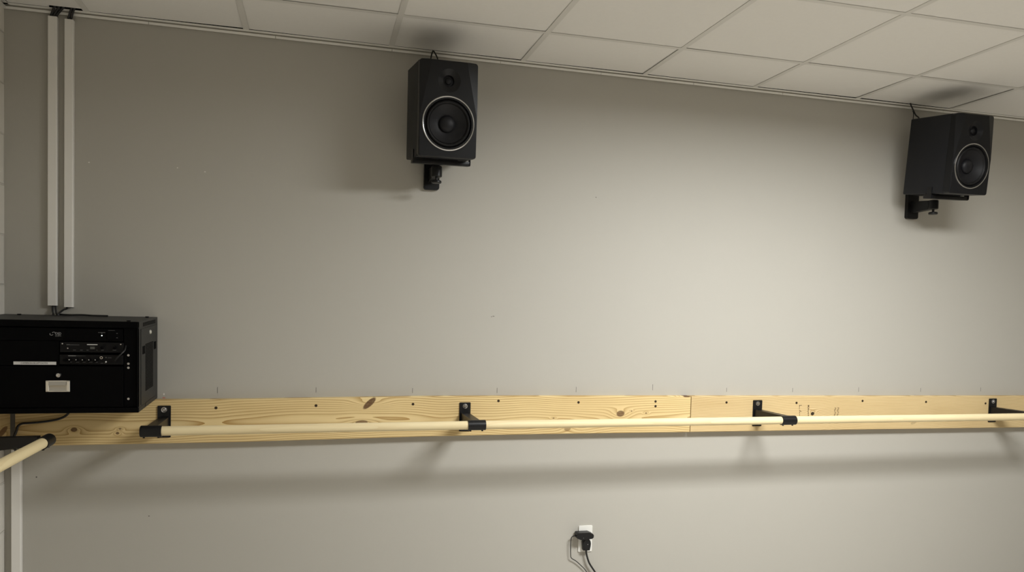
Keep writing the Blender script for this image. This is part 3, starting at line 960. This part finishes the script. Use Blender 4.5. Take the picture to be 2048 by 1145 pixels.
for x in (0.4076, 0.4499):
    part('knob', 'rack_dark', rc, lambda b: cyl(b, (rp(x), 0, rz(1.3022)), (rp(x), -0.010, rz(1.3022)), 0.0052, 18, 0.001))

# small mixer
mx_ = rack_thing('audio_mixer', 'small black mixer with a row of knobs, between the audio unit and the drawer', 'mixer', LX(0.3710), LZ(1.2395))
mp = lambda x: x - 0.3710
mz = lambda z: z - 1.2395
part('faceplate', 'device', mx_, lambda b: box(b, mp(0.2646), mp(0.4774), 0.0, 0.005, 0, 0.0360, 0.001, 1))
part('chassis', 'rack_dark', mx_, lambda b: box(b, mp(0.270), mp(0.4720), 0.0051, 0.15, 0.001, 0.0355), False)
for x0, x1, z0, z1 in ((0.2934, 0.3190, 1.2703, 1.2722),):
    part('printed_lettering', 'grey_print', mx_, lambda b: box(b, mp(x0), mp(x1), -0.0003, 0, mz(z0), mz(z1)), False)
for x0, x1, z0, z1 in ((0.3195, 0.3390, 1.2707, 1.2719), (0.3395, 0.3507, 1.2708, 1.2716), (0.300, 0.306, 1.2475, 1.2490), (0.319, 0.330, 1.2475, 1.2490), (0.341, 0.351, 1.2476, 1.2491), (0.362, 0.374, 1.2476, 1.2491), (0.385, 0.392, 1.2477, 1.2492), (0.401, 0.410, 1.2440, 1.2452), (0.414, 0.421, 1.2440, 1.2452), (0.425, 0.438, 1.2640, 1.2655)):
    part('printed_lettering', 'dim_print', mx_, lambda b: box(b, mp(x0), mp(x1), -0.0003, 0, mz(z0), mz(z1)), False)
for x, a in ((0.2844, None), (0.3010, 0.9), (0.3235, 2.2), (0.3445, 1.0), (0.3660, 2.9), (0.3870, 0.9)):
    kb = part('knob', 'rack_dark', mx_, lambda b: cyl(b, (mp(x), 0, mz(1.2562)), (mp(x), -0.011, mz(1.2562)), 0.0056, 20, 0.001))
    if a is not None:
        part('pointer', 'white_print', kb, lambda b: box(b, mp(x) - 0.0006 - 0.0022 * 1, mp(x) - 0.0012 + 0.0012, -0.0116, -0.0110, mz(1.2562) + 0.0005, mz(1.2562) + 0.0030), False, 'white pointer')
part('jack', 'zinc', mx_, lambda b: sleeve(b, (mp(0.4044), 0, mz(1.2656)), (mp(0.4044), -0.004, mz(1.2656)), 0.0052, 0.0030, False, 24), True, 'bright ring jack')
part('jack', 'display', mx_, lambda b: cyl(b, (mp(0.4195), 0, mz(1.2658)), (mp(0.4195), -0.0015, mz(1.2658)), 0.0022, 12))
part('button', 'white_print', mx_, lambda b: cyl(b, (mp(0.4196), 0, mz(1.2499)), (mp(0.4196), -0.002, mz(1.2499)), 0.0027, 12), True, 'white button')
bm = bmesh.new()
P = lambda x, y, z: RMAT @ Vector((LX(x), y, LZ(z)))
tube(bm, [P(0.452, -0.356, 1.2560), P(0.4560, -0.366, 1.2600), P(0.4650, -0.372, 1.2705), P(0.4760, -0.370, 1.2830), P(0.4850, -0.360, 1.2950), P(0.4850, -0.345, 1.31)], 0.0030, 8, 5)
tag(obj('patch_cable', bm, 'cable'), 'black patch cable plugged into the small mixer in the rack', 'cable')

# lockable drawer
dr = rack_thing('rack_drawer', 'black locking rack drawer with a bright recessed pull', 'drawer', LX(0.2475), LZ(1.0790))
dp = lambda x: x - 0.2475
dz = lambda z: z - 1.0790
part('drawer_front', 'rack_dark', dr, lambda b: box(b, -hx + 0.02, dp(0.4775), 0.0, 0.004, 0, 0.1535, 0.0012, 1))
part('drawer_box', 'rack_dark', dr, lambda b: box(b, -hx + 0.03, dp(0.4700), 0.0042, 0.28, 0.004, 0.1500), False)
part('lock', 'zinc', dr, lambda b: lathe(b, [(0, 0.0045), (0.0035, 0.0045), (0.0042, 0.0060), (0.0072, 0.0055), (0.0092, 0.0020), (0.0098, 0)], 28, Matrix.Translation((dp(0.2614), 0, dz(1.1995))) @ FWD), True, 'bright round lock')


def pull(b):
    x0, x1, z0, z1 = dp(0.2197), dp(0.2990), dz(1.1380), dz(1.1800)
    for a in ((x0, x1, z0, z0 + 0.0035), (x0, x1, z1 - 0.0040, z1), (x0, x0 + 0.0105, z0, z1), (x1 - 0.0105, x1, z0, z1)):
        box(b, a[0], a[1], -0.0048, -0.0002, a[2], a[3], 0.0008, 1)
hd_ = part('pull', 'chrome', dr, pull, True, 'bright nickel recessed pull')
part('pan', 'nickel_dull', hd_, lambda b: prism(b, [(-0.0002, dz(1.1385))] + [(-0.0030 + 0.0024 * math.sin(PI * i / 10) , dz(1.1385) + 0.041 * i / 10) for i in range(11)] + [(-0.0002, dz(1.1795))], 'x', dp(0.2215), dp(0.2972)))
part('grip', 'nickel_dull', hd_, lambda b: prism(b, [(-0.0105, dz(1.1630)), (-0.0064, dz(1.1768)), (-0.0046, dz(1.1768)), (-0.0088, dz(1.1625))], 'x', dp(0.2305), dp(0.2882)))

# ------------------------------------------------------------------ wall outlet
ou = thing('wall_outlet', 'white wall outlet plate low on the grey wall', 'outlet', (2.4755, 0, 0.3610))
part('cover_plate', 'ivory', ou, lambda b: prism(b, rrect(-0.0352, 0.0352, -0.0645, 0.0650, 0.004, 4), 'y', -0.0002, -0.0055))
for z in (0.024, -0.027):
    rcp = part('receptacle', 'ivory', ou, lambda b: prism(b, rrect(-0.0165, 0.0165, z - 0.016, z + 0.016, 0.009, 5), 'y', -0.0056, -0.0075))
    part('slot', 'ink', rcp, lambda b: (box(b, -0.0075, -0.0055, -0.0078, -0.0074, z - 0.001, z + 0.008), box(b, 0.0055, 0.0075, -0.0078, -0.0074, z - 0.001, z + 0.007)), False)
ad = thing('power_adapter', 'flat black power adapter in the upper socket of the outlet', 'adapter', (2.4620, -0.0085, 0.3850))


def adapter(b):
    prism(b, [(-0.044, 0.014), (-0.040, 0.0175), (0.020, 0.0175), (0.040, 0.008), (0.043, 0.000), (0.041, -0.009), (0.034, -0.0145), (-0.018, -0.0185), (-0.027, -0.0160), (-0.043, -0.0085)], 'y', 0.0005, -0.036)
part('body', 'black_plastic', ad, adapter)
part('strain_relief', 'black_plastic', ad, lambda b: cyl(b, (-0.042, -0.016, 0.0), (-0.056, -0.014, -0.0015), 0.0032, 12))
part('printed_mark', 'display', ad, lambda b: cyl(b, (-0.011, -0.036, -0.008), (-0.011, -0.0366, -0.008), 0.0022, 10))
part('cord', 'cable', ad, lambda b: tube(b, [(x - 2.4620, y + 0.0085, z - 0.3850) for x, y, z in ((2.4080, -0.022, 0.3835), (2.4000, -0.022, 0.3795), (2.3955, -0.021, 0.368), (2.3950, -0.019, 0.3408), (2.3975, -0.016, 0.290), (2.4030, -0.014, 0.2709), (2.4270, -0.012, 0.2546), (2.4540, -0.011, 0.2305), (2.4830, -0.011, 0.199), (2.53, -0.012, 0.12), (2.60, -0.02, 0.03), (2.70, -0.05, 0.0035), (2.95, -0.06, 0.0035))], 0.0021, 8, 5))
pg = thing('power_plug', 'round black power plug with a thick cord in the lower socket of the outlet', 'plug', (2.4755, -0.0085, 0.3340))


def plugb(b):
    pts = [(0.0205 * math.cos(a), 0.012 + 0.0215 * math.sin(a)) for a in [PI * i / 12 - 0.15 for i in range(13)]]
    pts += [(-0.0200, 0.006), (-0.0170, -0.0245), (0.0165, -0.0260), (0.0205, -0.006)]
    vs = prism(b, pts, 'y', 0.0005, -0.022)
    bmesh.ops.bevel(b, geom=[e for e in b.edges if all(abs(v.co.y + 0.022) < 1e-5 for v in e.verts)], offset=0.003, segments=2, affect='EDGES')
part('body', 'black_plastic', pg, plugb)
part('printed_mark', 'label', pg, lambda b: cyl(b, (0.004, -0.022, 0.006), (0.004, -0.0225, 0.006), 0.0014, 10))
part('cord', 'cable', pg, lambda b: tube(b, [(x - 2.4755, y + 0.0085, z - 0.3340) for x, y, z in ((2.4750, -0.020, 0.312), (2.4770, -0.020, 0.296), (2.4825, -0.020, 0.2736), (2.4957, -0.020, 0.2404), (2.526, -0.020, 0.196), (2.57, -0.022, 0.13), (2.63, -0.03, 0.04), (2.75, -0.07, 0.0055), (3.0, -0.085, 0.0055))], 0.0045, 10, 5))
